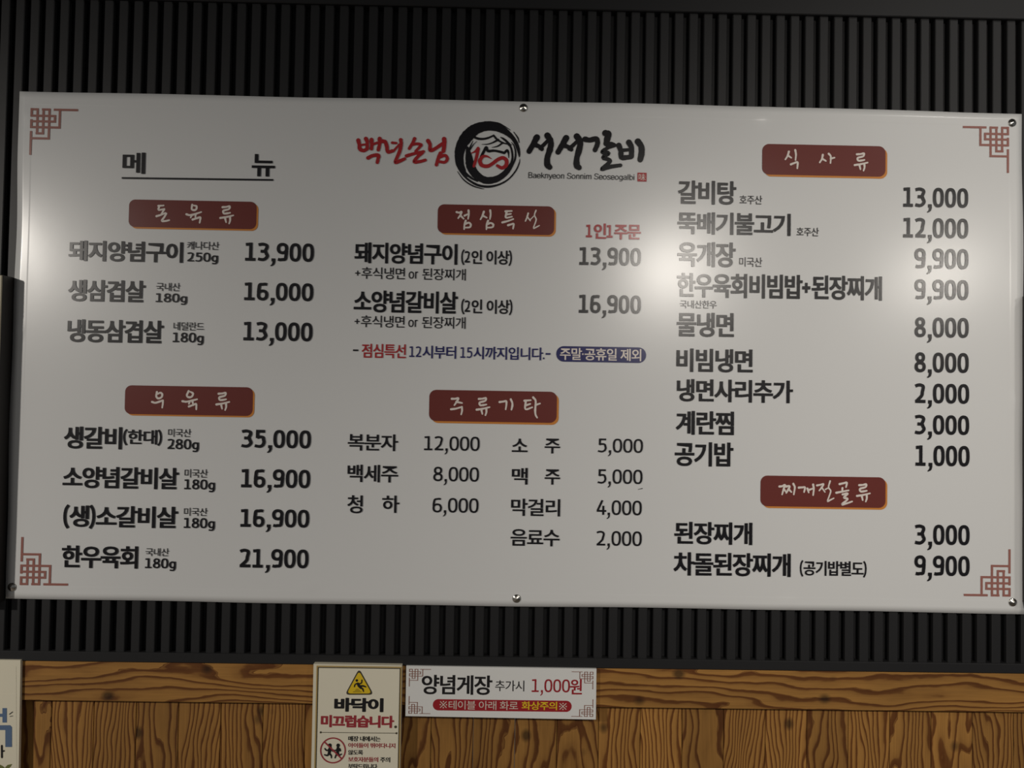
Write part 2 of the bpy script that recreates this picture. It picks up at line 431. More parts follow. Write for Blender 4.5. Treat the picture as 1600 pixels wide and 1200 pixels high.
def sheet_mesh():
    nx, nz = 150, 76
    # grid with a welded hem 22 mm wide all round
    def ticks(n, L):
        hem = .022 / L; e = .0012 / L
        t = [0, hem * .5, hem - e, hem, hem + e, hem + 2 * e]
        t += [hem + 2 * e + (1 - 2 * hem - 4 * e) * i / n for i in range(1, n)]
        return t + [1 - hem - 2 * e, 1 - hem - e, 1 - hem, 1 - hem + e, 1 - hem * .5, 1]
    U, V = ticks(nx, 1.8), ticks(nz, .9)
    rnd = random.Random(3)
    ph = [rnd.uniform(0, 6.28) for _ in range(12)]
    bm = bmesh.new(); front = []; back = []
    for v in V:
        rowf = []; rowb = []
        for u in U:
            p = (BL * (1 - u) + BR * u) * (1 - v) + (TL * (1 - u) + TR * u) * v
            x, z = p.x, p.z
            ru, rv = min(u, 1 - u) * 1.8, min(v, 1 - v) * .9
            du = max(0, 1 - ru / .03); dv = max(0, 1 - rv / .03)
            # the edges wander a little
            x += du * .0011 * (math.sin(v * 9 + ph[0]) + .6 * math.sin(v * 23 + ph[1]))
            z += dv * .0007 * (math.sin(u * 8 + ph[2]) + .7 * math.sin(u * 27 + ph[3]))
            if v > .5: z += dv * .0022 * math.sin(math.pi * u)
            y = -.00008 if (ru < .0221 or rv < .0221) else 0.0
            y += .0003 * (du * math.sin(v * 31 + ph[4]) + dv * math.sin(u * 47 + ph[5])) * .6
            # short creases pinched into the hem
            for (cu, cv, sx, amp) in ((.742, .985, .012, .0022), (.275, .985, .006, .0012), (.765, .018, .006, .0018), (.295, .03, .006, .0012), (.006, .955, .006, .002), (.992, .42, .006, .0022), (.006, .53, .006, .0018)):
                d2 = ((u - cu) * 1.8 / sx) ** 2 + ((v - cv) * .9 / (sx * .9)) ** 2
                if d2 < 9: y -= amp * math.exp(-d2 * .8)
            rowf.append(bm.verts.new((x, y, z - Z0))); rowb.append(bm.verts.new((x, y + .0010, z - Z0)))
        front.append(rowf); back.append(rowb)
    n, m = len(U), len(V)
    for j in range(m - 1):
        for i in range(n - 1):
            bm.faces.new((front[j][i], front[j][i + 1], front[j + 1][i + 1], front[j + 1][i]))
            bm.faces.new((back[j][i], back[j + 1][i], back[j + 1][i + 1], back[j][i + 1]))
    for i in range(n - 1):
        bm.faces.new((front[0][i], back[0][i], back[0][i + 1], front[0][i + 1])); bm.faces.new((front[-1][i], front[-1][i + 1], back[-1][i + 1], back[-1][i]))
    for j in range(m - 1):
        bm.faces.new((front[j][0], front[j + 1][0], back[j + 1][0], back[j][0])); bm.faces.new((front[j][-1], back[j][-1], back[j + 1][-1], front[j + 1][-1]))
    me = bpy.data.meshes.new('vinyl_sheet'); bm.to_mesh(me); bm.free()
    for p in me.polygons: p.use_smooth = True
    return me
link('vinyl_sheet', sheet_mesh(), M_vinyl, banner)

L1, L2, L3 = -0.0006, -0.0009, -0.0012

def corner(px, py, sx, sz, pitch, parent, m, Y, plane=0.0, thick=.40, name='corner_ornament', label=None, sv=1.0):
    """interlaced corner knot: ox, oz is its outer corner; sx, sz point inwards"""
    ox, oz = uv(px, py, plane); p = Print(); t = thick / 2
    def H(y, a, b): bar(a - t, y - t, b + t, y + t)
    def Vv(x, a, b): bar(x - t, a - t, x + t, b + t)
    def bar(x0, y0, x1, y1):
        q = [(ox + sx * x * pitch, oz + sz * y * pitch * sv) for x, y in ((x0, y0), (x1, y0), (x1, y1), (x0, y1))]
        p.k += 1; p.poly(q, -0.000006 * p.k)
    for a, b in ((0, 1), (2, 3), (4.1, 8)): H(0, a, b); Vv(0, a, b)
    H(1.15, 0, 4.15); H(2.15, 0, 4.15); H(3.2, 0, 5); H(4.3, 1, 2.1); H(5.2, 0, 3.15)
    Vv(1.05, 0, 4.3); Vv(2.1, 0, 4.3); Vv(3.15, 0, 5.2); Vv(4.15, 1.15, 2.15); Vv(5, 0, 3.2)
    # close the open loops on the outer edges
    Vv(0, 0, 1.15); Vv(0, 2.15, 3.2)
    return p.build(name, m, parent, Y + plane, label)
PT = .0100
corner(49.9, 170.8, 1, -1, PT, banner, M_knot, L1, label='red knot ornament at the top left corner')
corner(1574.6, 200.0, -1, -1, PT, banner, M_knot, L1, label='red knot ornament at the top right corner')
corner(32.9, 912.3, 1, 1, PT, banner, M_knot, L1, label='red knot ornament at the bottom left corner')
corner(1577.0, 930.4, -1, 1, PT, banner, M_knot, L1, label='red knot ornament at the bottom right corner')

# title
text('title_lettering', '메', (192.4, 238.1, 227.0, 272.0), M_black, banner, wt='S')
text('title_lettering', '뉴', (394.2, 240.8, 429.6, 276.3), M_black, banner, wt='S')
u0 = uv(190.7, 278.3); u1 = uv(427.3, 281.4)
Print().stroke([u0, u1], .0031, caps='flat', smooth=False).build('title_underline', M_black, banner, L3)

# heading badges with brush lettering (strokes read off a close-up: scale and corner of the close-up given)
def badge(box, sh, words, counts, s, x0, y0, lab, W=25.0):
    a = uv(box[0], box[1]); b = uv(box[2], box[3]); c = uv(sh[0], sh[1])
    r = (a[1] - b[1]) * .22
    p = Print(); p.poly(rrect(a[0], b[1], b[0], a[1], r)); pb = p.build('heading_badge', M_maroon, banner, L2, lab)
    p = Print(); p.poly(rrect(a[0] + (c[0] - b[0]) * 1.2, c[1], c[0], a[1] + (c[1] - b[1]), r)); p.build('badge_shadow', M_orange, pb, L1, 'orange drop edge')
    k = 0
    for c in counts:
        ink = Print()
        for st in words[k:k + c]: brush(ink, st, s, x0, y0, W)
        ink.build('heading_syllable', M_cream, pb, L3, 'cream brush-written syllable'); k += c

def brush(ink, st, s, x0, y0, W, jit=.07, taper=.72):
    w_ = W
    if isinstance(st, tuple): st, w_ = st
    pts = [uv(x / s + x0, y / s + y0) for x, y in st]
    n = len(pts); sc_ = w_ / s / 878.0
    if n == 2:
        a, b = pts; pts = [a, (a[0] * .6 + b[0] * .4, a[1] * .6 + b[1] * .4), b]; n = 3
    ws = [sc_ * (1.0 if i == 0 else (taper if i == n - 1 else (.86 if i % 2 else .98))) for i in range(n)]
    ink.stroke(pts, ws, jit=jit)

ryu = lambda dx, dy: [[(1150 + dx, 175 + dy), (1190 + dx, 172 + dy), (1230 + dx, 166 + dy), (1222 + dx, 196 + dy), (1160 + dx, 216 + dy), (1165 + dx, 245 + dy), (1200 + dx, 245 + dy), (1236 + dx, 238 + dy)],
                      [(1125 + dx, 297 + dy), (1200 + dx, 285 + dy), (1272 + dx, 268 + dy)], [(1180 + dx, 302 + dy), (1190 + dx, 345 + dy)], [(1235 + dx, 292 + dy), (1236 + dx, 325 + dy), (1225 + dx, 360 + dy)]]
badge((202.4, 311.7, 400.3, 358.4), (403, 361), [
    [(422, 160), (482, 155)], [(432, 165), (425, 205), (488, 195)], [(488, 198), (455, 255)], [(400, 277), (450, 262), (502, 240)], [(510, 248), (490, 285), (462, 328), (500, 332), (545, 322)],
    [(806, 148), (800, 195), (822, 208), (850, 200), (855, 165), (825, 155)], [(740, 255), (775, 265), (820, 258), (908, 230)], [(800, 268), (788, 292)], [(845, 255), (842, 288)], [(810, 315), (860, 300), (898, 292), (890, 352)],
] + ryu(0, 0), (5, 6, 4), 7.273, 190, 300, 'maroon heading badge above the pork dishes at top left')
badge((196.2, 601.9, 394.6, 650.0), (397.2, 652.4), [
    [(405, 128), (398, 178), (420, 200), (455, 188), (466, 155), (445, 136), (412, 150)], [(350, 240), (385, 250), (430, 238), (470, 222)], [(472, 225), (472, 260), (465, 305)],
    [(765, 118), (745, 165), (765, 187), (800, 180), (815, 145), (785, 125)], [(695, 232), (740, 238), (800, 225), (862, 210)], [(775, 245), (768, 262)], [(810, 238), (815, 262)], [(768, 292), (815, 275), (850, 265), (852, 325)],
] + ryu(-45, -28), (3, 6, 4), 7.273, 190, 595, 'maroon heading badge above the beef dishes at lower left')
badge((684.4, 319.2, 865.6, 367.6), (868.3, 370), [
    [(293, 165), (325, 172), (352, 163), (338, 200), (312, 238)], [(342, 208), (378, 245)], [(388, 208), (425, 190)], [(435, 145), (438, 190), (430, 245)], [(402, 268), (388, 310), (383, 368)], [(395, 305), (440, 292), (462, 315), (450, 345), (392, 350)],
    [(618, 160), (600, 210), (578, 252)], [(605, 208), (652, 232)], [(693, 145), (698, 190), (690, 248)], [(668, 268), (652, 310), (648, 370)], [(660, 308), (700, 295), (730, 315), (718, 345), (655, 350)],
    [(875, 156), (950, 152)], [(888, 165), (880, 230), (952, 220)], [(885, 195), (940, 186)], [(838, 288), (900, 272), (968, 248)], [(905, 322), (945, 310), (972, 308), (965, 362)],
    ([(1145, 180), (1130, 230), (1112, 272)], 22), ([(1132, 218), (1170, 268)], 20), ([(1170, 255), (1225, 200)], 14), ([(1238, 145), (1220, 200), (1240, 255), (1208, 355), (1240, 345), (1278, 325)], 18),
], (7, 5, 5, 4), 7.62, 675, 310, 'maroon heading badge above the lunch specials in the middle column', 26)
badge((671.2, 608.9, 869.5, 660.9), (872.6, 664), [
    [(298, 168), (335, 168), (372, 163), (355, 200), (328, 240)], [(350, 203), (415, 216)], [(290, 287), (345, 280), (412, 260)], [(412, 262), (415, 300), (405, 345)],
] + ryu(-545, -5) + [
    [(840, 205), (880, 200), (915, 196), (918, 235), (910, 288)], [(968, 175), (985, 215), (985, 250), (975, 292)],
    [(1123, 190), (1195, 184)], [(1138, 195), (1135, 285), (1212, 265)], [(1140, 242), (1190, 226)], [(1222, 152), (1250, 190), (1245, 300), (1250, 350), (1267, 382)], [(1250, 238), (1300, 222)],
], (4, 4, 2, 5), 7.273, 665, 600, 'maroon heading badge above the drinks in the middle column')
badge((1191, 224.9, 1383.1, 276.6), (1386, 279.6), [
    [(380, 162), (365, 210), (340, 250)], [(368, 205), (407, 232)], [(452, 145), (460, 195), (455, 258)], [(402, 307), (440, 292), (478, 284), (475, 352)],
    [(765, 198), (755, 245), (730, 285)], [(758, 242), (800, 268)], [(832, 186), (855, 215), (852, 292)], [(855, 242), (898, 230)],
] + ryu(2, 18), (4, 4, 4), 7.273, 1180, 215, 'maroon heading badge above the meals at top right')
badge((1188.3, 742.8, 1383.1, 793.7), (1386, 796.6), [
    [(272, 182), (305, 178), (335, 165), (320, 210), (303, 272)], [(325, 215), (348, 242)], [(345, 182), (388, 178), (375, 212), (350, 255)], [(380, 215), (408, 245)], [(430, 152), (447, 190), (435, 272)],
    [(492, 195), (530, 192), (562, 195), (552, 245)], [(590, 205), (605, 250)], [(605, 222), (652, 205)], [(655, 160), (662, 210), (655, 280)],
    ([(698, 170), (740, 162), (772, 155), (755, 190), (725, 228)], 23), ([(750, 190), (790, 245)], 20), ([(795, 215), (832, 195)], 17), ([(848, 120), (830, 190), (855, 235), (818, 348), (850, 335), (890, 315)], 19),
    [(955, 155), (1000, 145), (1037, 140), (1028, 190)], [(988, 200), (985, 238)], [(918, 253), (985, 240), (1058, 226)], [(990, 272), (1048, 262), (1005, 308), (1048, 325), (982, 385), (1040, 372), (1098, 352)],
] + ryu(28, -8), (5, 4, 4, 4, 4), 7.273, 1180, 735, 'maroon heading badge above the stews at lower right')

# left column
D, O, P_ = 'dish_name', 'origin_note', 'dish_price'
for nm, s, box, wt in (
    (D, '돼지양념구이', (108, 375.5, 286, 410.9), 'B'), (O, '캐나다산', (292.9, 377.2, 342.6, 391), 'L'), ('portion_note', '250g', (292.9, 394.4, 340.9, 409.4), 'S'), (P_, '13,900', (383.9, 379, 490.4, 409.3), 'B'),
    (D, '생삼겹살', (107.3, 436.6, 227.1, 472.9), 'B'), (O, '국내산', (244.7, 441.6, 281.8, 455.3), 'L'), ('portion_note', '180g', (244, 458.2, 292.6, 472.9), 'S'), (P_, '16,000', (382.4, 441.2, 489.5, 470.8), 'B'),
    (D, '냉동삼겹살', (106.5, 498.5, 255.5, 537), 'B'), (O, '네덜란드', (271.7, 503, 319, 517), 'L'), ('portion_note', '180g', (270.5, 519.5, 318.3, 535.4), 'S'), (P_, '13,000', (381.2, 502.7, 488.2, 533.5), 'B'),
    (D, '생갈비', (100.8, 665.9, 190.6, 702.2), 'B'), ('dish_note', '(한대)', (193.2, 670, 252.9, 697), 'S'), (O, '미국산', (263.2, 669.6, 298.8, 683), 'L'), ('portion_note', '280g', (262, 685.7, 310.9, 702.2), 'S'), (P_, '35,000', (377.6, 671, 485.7, 700.7), 'B'),
    (D, '소양념갈비살', (99, 728.2, 279.3, 764.9), 'B'), (O, '미국산', (288.9, 732.6, 324.8, 746.5), 'L'), ('portion_note', '180g', (288.5, 748.7, 336.1, 764.9), 'S'), (P_, '16,900', (377.6, 732.6, 484.6, 762.7), 'B'),
    (D, '(생)소갈비살', (100, 787.6, 277.9, 828.6), 'B'), (O, '미국산', (288, 793, 324.4, 806.3), 'L'), ('portion_note', '180g', (287.8, 808.9, 335.8, 825.3), 'S'), (P_, '16,900', (376.5, 795, 483.1, 824.3), 'B'),
    (D, '한우육회', (97.5, 851.7, 215.5, 888.4), 'B'), (O, '국내산', (228, 856, 264.3, 869), 'L'), ('portion_note', '180g', (227.3, 871.9, 274.9, 888), 'S'), (P_, '21,900', (374.6, 857.2, 482, 887.7), 'B'),
    # middle column
    (D, '돼지양념구이', (554.4, 378.5, 714.6, 413.9), 'B'), ('dish_note', '(2인 이상)', (721, 389.5, 799.7, 416), 'S'), ('dish_note', '+후식냉면 or 된장찌개', (555.3, 417.1, 727.6, 438.6), 'L'), (P_, '13,900', (905.4, 386.3, 1001.2, 415.5), 'B'),
    (D, '소양념갈비살', (553.4, 453.2, 715.2, 490.6), 'B'), ('dish_note', '(2인 이상)', (721, 466.5, 800.4, 493), 'S'), ('dish_note', '+후식냉면 or 된장찌개', (554.4, 492.4, 727.3, 514), 'L'), (P_, '16,900', (904.7, 460.4, 1001.2, 490.3), 'B'),
    ('drink_name', '복분자', (543.9, 677.5, 621.9, 704.9), 'M'), ('drink_price', '12,000', (663.1, 681.2, 749.3, 704.5), 'M'),
    ('drink_name', '백세주', (543.5, 725.5, 621.9, 754), 'M'), ('drink_price', '8,000', (677.4, 729.2, 748.2, 752.5), 'M'),
    ('drink_name', '청', (543.1, 773.5, 566.6, 802), 'M'), ('drink_name', '하', (597.5, 773.8, 624, 801.4), 'M'), ('drink_price', '6,000', (676.2, 777.6, 747.5, 801.2), 'M'),
    ('drink_name', '소', (800, 685, 824.3, 706.3), 'M'), ('drink_name', '주', (851.3, 685, 875, 708.6), 'M'), ('drink_price', '5,000', (934.2, 685, 1004.3, 707.5), 'M'),
    ('drink_name', '맥', (800, 730.7, 824.3, 757), 'M'), ('drink_name', '주', (851.3, 733, 875, 757.3), 'M'), ('drink_price', '5,000', (933.8, 733, 1003.6, 756.2), 'M'),
    ('drink_name', '막걸리', (798.8, 778.7, 875, 806.8), 'M'), ('drink_price', '4,000', (932.3, 781.3, 1002.4, 805), 'M'),
    ('drink_name', '음료수', (798.1, 826.3, 874.2, 853.7), 'M'), ('drink_price', '2,000', (932, 829.3, 1002.4, 853), 'M'),
    # right column
    (D, '갈비탕', (1059.4, 281.8, 1150, 320.5), 'B'), (O, '호주산', (1155.4, 305.1, 1190.5, 319.8), 'L'), (P_, '13,000', (1411, 292.8, 1512.2, 325), 'B'),
    (D, '뚝배기불고기', (1058.7, 330.9, 1235, 368.9), 'B'), (O, '호주산', (1244.3, 355.3, 1279, 369.6), 'L'), (P_, '12,000', (1411, 340.3, 1512.2, 372.8), 'B'),
    (D, '육개장', (1058.7, 377.5, 1149, 418), 'B'), (O, '미국산', (1155, 401.8, 1190.5, 417.3), 'L'), (P_, '9,900', (1428.8, 388.2, 1512.6, 420.8), 'B'),
    (D, '한우육회비빔밥+된장찌개', (1058, 426.2, 1377.6, 470), 'B'), (O, '국내산한우', (1062.2, 468.9, 1119.6, 482.5), 'L'), (P_, '9,900', (1428.8, 436.6, 1512.6, 468.9), 'B'),
    (D, '물냉면', (1057.6, 487.8, 1146.4, 527.3), 'B'), (P_, '8,000', (1428.8, 495.7, 1513, 528), 'B'),
    (D, '비빔냉면', (1056.9, 544.1, 1175.8, 582.8), 'B'), (P_, '8,000', (1428.8, 550.5, 1513, 582.8), 'B'),
    (D, '냉면사리추가', (1057.6, 591.8, 1238.5, 630.2), 'B'), (P_, '2,000', (1428.8, 599, 1513.7, 630.9), 'B'),
    (D, '계란찜', (1055.8, 641.6, 1146.4, 680.3), 'B'), (P_, '3,000', (1428.8, 648.1, 1513.7, 679.6), 'B'),
    (D, '공기밥', (1054.4, 690, 1145.4, 729.4), 'B'), (P_, '1,000', (1430.2, 695.7, 1514.4, 728.7), 'B'),
    (D, '된장찌개', (1053.3, 814.7, 1175.1, 851.6), 'B'), (P_, '3,000', (1428.8, 819.3, 1514.4, 851.6), 'B'),
    (D, '차돌된장찌개', (1052.2, 862.3, 1235, 901.4), 'B'), ('dish_note', '(공기밥별도)', (1249.6, 874.6, 1353.5, 902.5), 'S'), (P_, '9,900', (1428.4, 867.7, 1514.4, 900), 'B'),
):
    text(nm, s, box, M_black, banner, wt=wt)
text('order_note', '1인1주문', (915.8, 348.9, 1001.2, 374.9), M_red, banner, wt='B', label='red order note')
text('hours_note', '-', (551.8, 546.0, 560.0, 548.6), M_black, banner, wt='M')
text('hours_note', '점심특선', (565.6, 536.9, 634.2, 560.1), M_red, banner, wt='M', label='red start of the opening-hours line')
text('hours_note', '12시부터 15시까지입니다.', (639.9, 539.5, 850.6, 563.1), M_navy, banner, wt='M', label='navy part of the opening-hours line')
text('hours_note', '-', (852.5, 551.6, 860, 554.4), M_navy, banner, wt='M')
a = uv(869.3, 540.6); b = uv(1009.2, 567.3)
p = Print(); p.poly(rrect(a[0], b[1], b[0], a[1], (a[1] - b[1]) * .49, 10)); pill = p.build('notice_pill', M_navy, banner, L2, 'navy rounded notice with white letters')
text('pill_lettering', '주말·공휴일 제외', (875, 543.2, 1001.7, 564.5), M_cream, pill, wt='M')
Print().stroke([uv(997, 764.6), uv(1003.5, 763.2)], [.0008, .0014]).build('smudge', M_black, banner, L1)

# shop logo
def logo(name, words, s, x0, y0, W, m, lab):
    ink = Print()
    for st in words: brush(ink, (st[0], st[1] * 1.2) if isinstance(st, tuple) else (st, W * 1.2), s, x0, y0, W, .06, .85)
    ink.build(name, m, banner, L3, lab)
logo('logo_lettering', [
    [(140, 418), (155, 480), (165, 545), (215, 570), (265, 550)], [(252, 395), (272, 440), (272, 545)], ([(170, 490), (255, 478)], 30), [(335, 410), (340, 480), (335, 545)], ([(350, 480), (420, 455)], 36), [(455, 395), (455, 470), (435, 560)], ([(285, 678), (350, 645), (435, 640), (430, 700), (420, 745)], 48),
    [(492, 432), (535, 440), (560, 510), (575, 590), (640, 575)], ([(640, 455), (700, 460)], 34), ([(655, 580), (745, 480)], 32), ([(765, 412), (772, 480), (745, 590), (685, 740), (745, 725), (822, 692)], 46),
    ([(968, 395), (945, 450), (890, 540)], 44), ([(925, 482), (1000, 470), (1065, 485), (1040, 520), (985, 580)], 40), ([(850, 648), (950, 618), (1100, 585)], 44), ([(1080, 600), (1010, 665), (965, 735), (1050, 730), (1125, 710)], 46),
    [(1165, 425), (1195, 480), (1200, 565), (1265, 545), (1375, 470)], ([(1402, 400), (1408, 470), (1392, 580)], 56), ([(1350, 610), (1315, 690), (1290, 780)], 50), ([(1335, 665), (1415, 640), (1450, 690), (1415, 740), (1345, 735)], 42)],
    9.412, 545, 175, 50, M_red, 'red brush lettering left of the emblem')
logo('logo_lettering', [
    ([(220, 190), (180, 265), (128, 355)], 64), ([(190, 275), (250, 300), (280, 330)], 48), ([(262, 318), (305, 275), (345, 235)], 44), ([(345, 168), (388, 245), (375, 335), (345, 430), (345, 515), (372, 545)], 64),
    ([(568, 198), (525, 275), (472, 365)], 64), ([(535, 283), (600, 308), (630, 335)], 48), ([(608, 325), (655, 280), (695, 242)], 44), ([(695, 178), (737, 245), (722, 340), (695, 440), (695, 525), (722, 550)], 64),
    ([(792, 212), (850, 222), (925, 208), (942, 262), (912, 340)], 56), ([(1035, 140), (1075, 150), (1058, 205), (1045, 265)], 66), ([(1055, 275), (1110, 265), (1150, 285)], 42), ([(1135, 285), (1070, 310), (1000, 365), (1075, 378), (1010, 430), (1090, 462), (1060, 510), (990, 570), (1090, 540), (1215, 522)], 44),
    ([(1195, 285), (1218, 350), (1228, 425), (1290, 428), (1345, 420)], 56), ([(1315, 250), (1345, 310), (1345, 415)], 60), ([(1230, 345), (1330, 335)], 40), ([(1422, 240), (1462, 300), (1465, 380), (1450, 455)], 66)],
    7.62, 810, 190, 60, M_black, 'black brush lettering right of the emblem')

def ring(ink, pts, cx=615, cy=610):
    P2 = []; W2 = []
    for a, r, w_ in pts:
        t = math.radians(a); P2.append(uv((cx + r * math.sin(t)) / 10 + 700, (cy - r * math.cos(t)) / 10 + 180)); W2.append(w_ / 10 / 878.0)
    ink.stroke(P2, W2, jit=.04)
em = Print()
ring(em, [(222, 470, 20), (235, 452, 70), (250, 445, 110), (270, 438, 145), (290, 425, 170), (310, 418, 195), (325, 425, 185), (340, 432, 165), (0, 440, 148), (18, 445, 135), (35, 450, 110), (48, 458, 80), (58, 470, 66), (70, 480, 62), (82, 490, 52), (92, 500, 30), (95, 502, 14)])
ring(em, [(288, 330, 40), (275, 300, 80), (262, 292, 110), (245, 305, 130), (230, 328, 138), (212, 362, 128), (195, 392, 116), (180, 412, 112), (160, 414, 100), (140, 408, 92), (122, 405, 84), (110, 402, 40), (95, 395, 32), (75, 383, 30), (58, 362, 36), (45, 345, 30), (38, 335, 10)])
ring(em, [(118, 430, 30), (100, 440, 30), (85, 442, 26), (72, 435, 16), (64, 420, 8)])
ring(em, [(268, 508, 8), (250, 506, 22), (225, 498, 28), (200, 505, 38), (180, 508, 38), (160, 508, 30), (140, 512, 24), (120, 515, 24), (105, 518, 18), (98, 512, 6)])
ring(em, [(240, 540, 8), (222, 545, 18), (205, 545, 22), (190, 545, 14), (185, 545, 6)])
ring(em, [(255, 470, 26), (235, 455, 40), (215, 450, 36), (200, 452, 20)])
ring(em, [(5, 512, 10), (20, 515, 16), (32, 512, 12), (44, 520, 8)])
ring(em, [(50, 538, 10), (62, 540, 22), (70, 530, 12)])
for st, ww in (([(400, 340), (470, 368), (560, 372), (640, 352), (715, 318)], [40, 38, 34, 30, 26]), ([(712, 318), (765, 378), (850, 430), (940, 455), (1000, 465)], [30, 30, 26, 18, 8]),
               ([(785, 385), (700, 430), (620, 455), (528, 458)], [34, 24, 16, 6]), ([(855, 432), (790, 480), (735, 498), (685, 505)], [30, 24, 16, 6]), ([(820, 345), (900, 395), (960, 465)], [10, 30, 44]),
               ([(520, 650), (560, 570), (598, 505), (625, 560), (720, 556), (800, 570), (880, 592)], [46, 44, 46, 44, 38, 38, 40]), ([(880, 592), (925, 550), (945, 590), (950, 670)], [40, 36, 30, 8]),
               ([(390, 405), (360, 470), (320, 560)], [8, 22, 30]), ([(450, 410), (400, 460), (340, 550)], [6, 14, 20])):
    em.stroke([uv(x / 10 + 700, y / 10 + 180) for x, y in st], [q / 10 / 878.0 for q in ww], jit=.05)
emo = em.build('logo_emblem', M_black, banner, L2, 'black brush ring emblem with a red numeral inside')
em = Print()
for st, ww in (([(365, 597), (430, 565), (470, 515)], [12, 34, 40]), ([(472, 530), (445, 660), (405, 800)], [52, 50, 44]),
               ([(680, 685), (610, 645), (545, 650), (500, 715), (530, 785), (620, 798), (700, 755), (780, 695), (860, 668), (915, 715), (905, 790), (840, 825), (770, 790)], [8, 30, 50, 62, 60, 58, 54, 56, 56, 60, 62, 56, 44])):
    em.stroke([uv(x / 10 + 700, y / 10 + 180) for x, y in st], [q / 10 / 878.0 for q in ww], jit=.03)
em.build('emblem_numeral', M_red, emo, L3, 'red numeral ending in a looped eight')
text('romanised_name', 'Baeknyeon Sonnim Seoseogalbi', (825.7, 269.2, 991, 284.0), M_black, banner, wt='T')
a = uv(996, 269.9); b = uv(1010.1, 283.9)
p = Print(); p.poly([(a[0], b[1]), (b[0], b[1]), (b[0], a[1]), (a[0], a[1])]); seal = p.build('name_seal', M_red, banner, L2, 'small red square seal with a pale character')
text('seal_character', '味', (997.8, 271.6, 1008.4, 282.4), M_cream, seal, wt='T')

# screws that hold the banner
def screw_mesh():
    bm = bmesh.new(); n = 28
    prof = [(.0000, -.0043), (.0005, -.0042), (.0012, -.0039), (.0040, -.00262), (.0068, -.00134), (.0074, -.0008), (.0074, 0.0)]
    rings = []
    for r, y in prof[1:]:
        rings.append([bm.verts.new((r * math.cos(2 * math.pi * i / n), y, r * math.sin(2 * math.pi * i / n))) for i in range(n)])
    tip = bm.verts.new((0, prof[0][1], 0))
    for i in range(n):
        bm.faces.new((tip, rings[0][i], rings[0][(i + 1) % n]))
        for a_, b_ in zip(rings, rings[1:]):
            bm.faces.new((a_[i], b_[i], b_[(i + 1) % n], a_[(i + 1) % n]))
    bm.faces.new(rings[-1])
    bmesh.ops.recalc_face_normals(bm, faces=bm.faces)
    me = bpy.data.meshes.new('banner_screw'); bm.to_mesh(me); bm.free()
    for f in me.polygons: f.use_smooth = True
    me.materials.append(M_steel)
    return me
sm = screw_mesh()
for (px, py, lab) in ((818, 168.5, 'pointed steel screw cap in the middle of the banner\'s top edge'), (807.2, 935.2, 'pointed steel screw cap in the middle of the banner\'s bottom edge'),
                      (1581.5, 192, 'steel screw cap in the banner\'s top right corner'), (1582.3, 941, 'steel screw cap in the banner\'s bottom right corner'), (18.8, 917.2, 'steel screw cap in the banner\'s bottom left corner')):
    q = at(px, py, -.0005)
    o = bpy.data.objects.new('banner_screw', sm); C.objects.link(o); o.location = (q.x, -.0004, q.z)
    tag(o, lab, 'screw', 'steel screw caps holding the menu banner')

# ------------------------------------------------------------------ shallow boards at both sides of the banner
def side_board(x_inner, side, z_top_, z_bot, lab):
    root = empty('wall_board', (x_inner + side * .30, SLAT_Y, z_bot))
    tag(root, lab, 'board')
    x0, x1 = sorted((0 - side * .30, side * .30)); h = z_top_ - z_bot
    link('board_case', boxes_mesh('board_case', [(x0, x1, -.030, 0.0, 0, h)], .0008), M_darkcase, root)
    link('front_panel', boxes_mesh('front_panel', [(x0 + .001, x1 - .001, -.0325, -.0295, .001, h - .001)], .0006), M_creamface, root)['label'] = 'cream front'
    return root
zt = at(21, 433.5, 0).z
side_board(at(20.5, 440, 0).x, -1, zt, at(10, 940, 0).z, 'shallow dark board with a cream front, left of the banner and cut off by the photo\'s left edge')
zr = at(1596, 463, 0).z
side_board(at(1597.5, 520, 0).x, 1, zr, at(1597, 940, 0).z, 'dark side of a shallow board right of the banner, at the photo\'s right edge')

# ------------------------------------------------------------------ crab surcharge sign
SIGN_Y = -0.004
tl, tr, br, bl = (at(x, y, SIGN_Y) for x, y in ((634.8, 1040.4), (932, 1045.2), (931, 1124.3), (633.5, 1118.9)))
sign = empty('surcharge_sign', ((bl.x + br.x) / 2, SIGN_Y, bl.z))
tag(sign, 'small white card with a red pill-shaped caution line, on the wood rail beneath the banner', 'sign')
def quad_plate(name, q, y0, y1, m, root, label=None):
    o0 = root.location; bm = bmesh.new()
    f = [bm.verts.new((p.x - o0.x, y0 - o0.y, p.z - o0.z)) for p in q]; bk = [bm.verts.new((p.x - o0.x, y1 - o0.y, p.z - o0.z)) for p in q]
    bm.faces.new(f); bm.faces.new(bk[::-1])
    for i in range(4): bm.faces.new((f[i], bk[i], bk[(i + 1) % 4], f[(i + 1) % 4]))
    bmesh.ops.recalc_face_normals(bm, faces=bm.faces)
    me = bpy.data.meshes.new(name); bm.to_mesh(me); bm.free()
    o = link(name, me, m, root); PRINT_ORIGIN[o.name] = tuple(o0)
    if label: o['label'] = label
    return o
PRINT_ORIGIN[sign.name] = tuple(sign.location)
quad_plate('card', (tl, tr, br, bl), SIGN_Y, RAIL_Y - .0005, M_paper, sign)
S1, S2 = -.0003, -.0006
for px, py, sx, sz in ((640, 1045.5, 1, -1), (926.5, 1050, -1, -1), (638.8, 1114.5, 1, 1), (926, 1119.5, -1, 1)):
    corner(px, py, sx, sz, .00462, sign, M_signbrown, S1, SIGN_Y, .26, sv=.8, label='thin brown corner knot')
text('surcharge_lettering', '양념게장', (659.1, 1054, 769, 1086), M_signblack, sign, S1, 'S', plane=SIGN_Y)
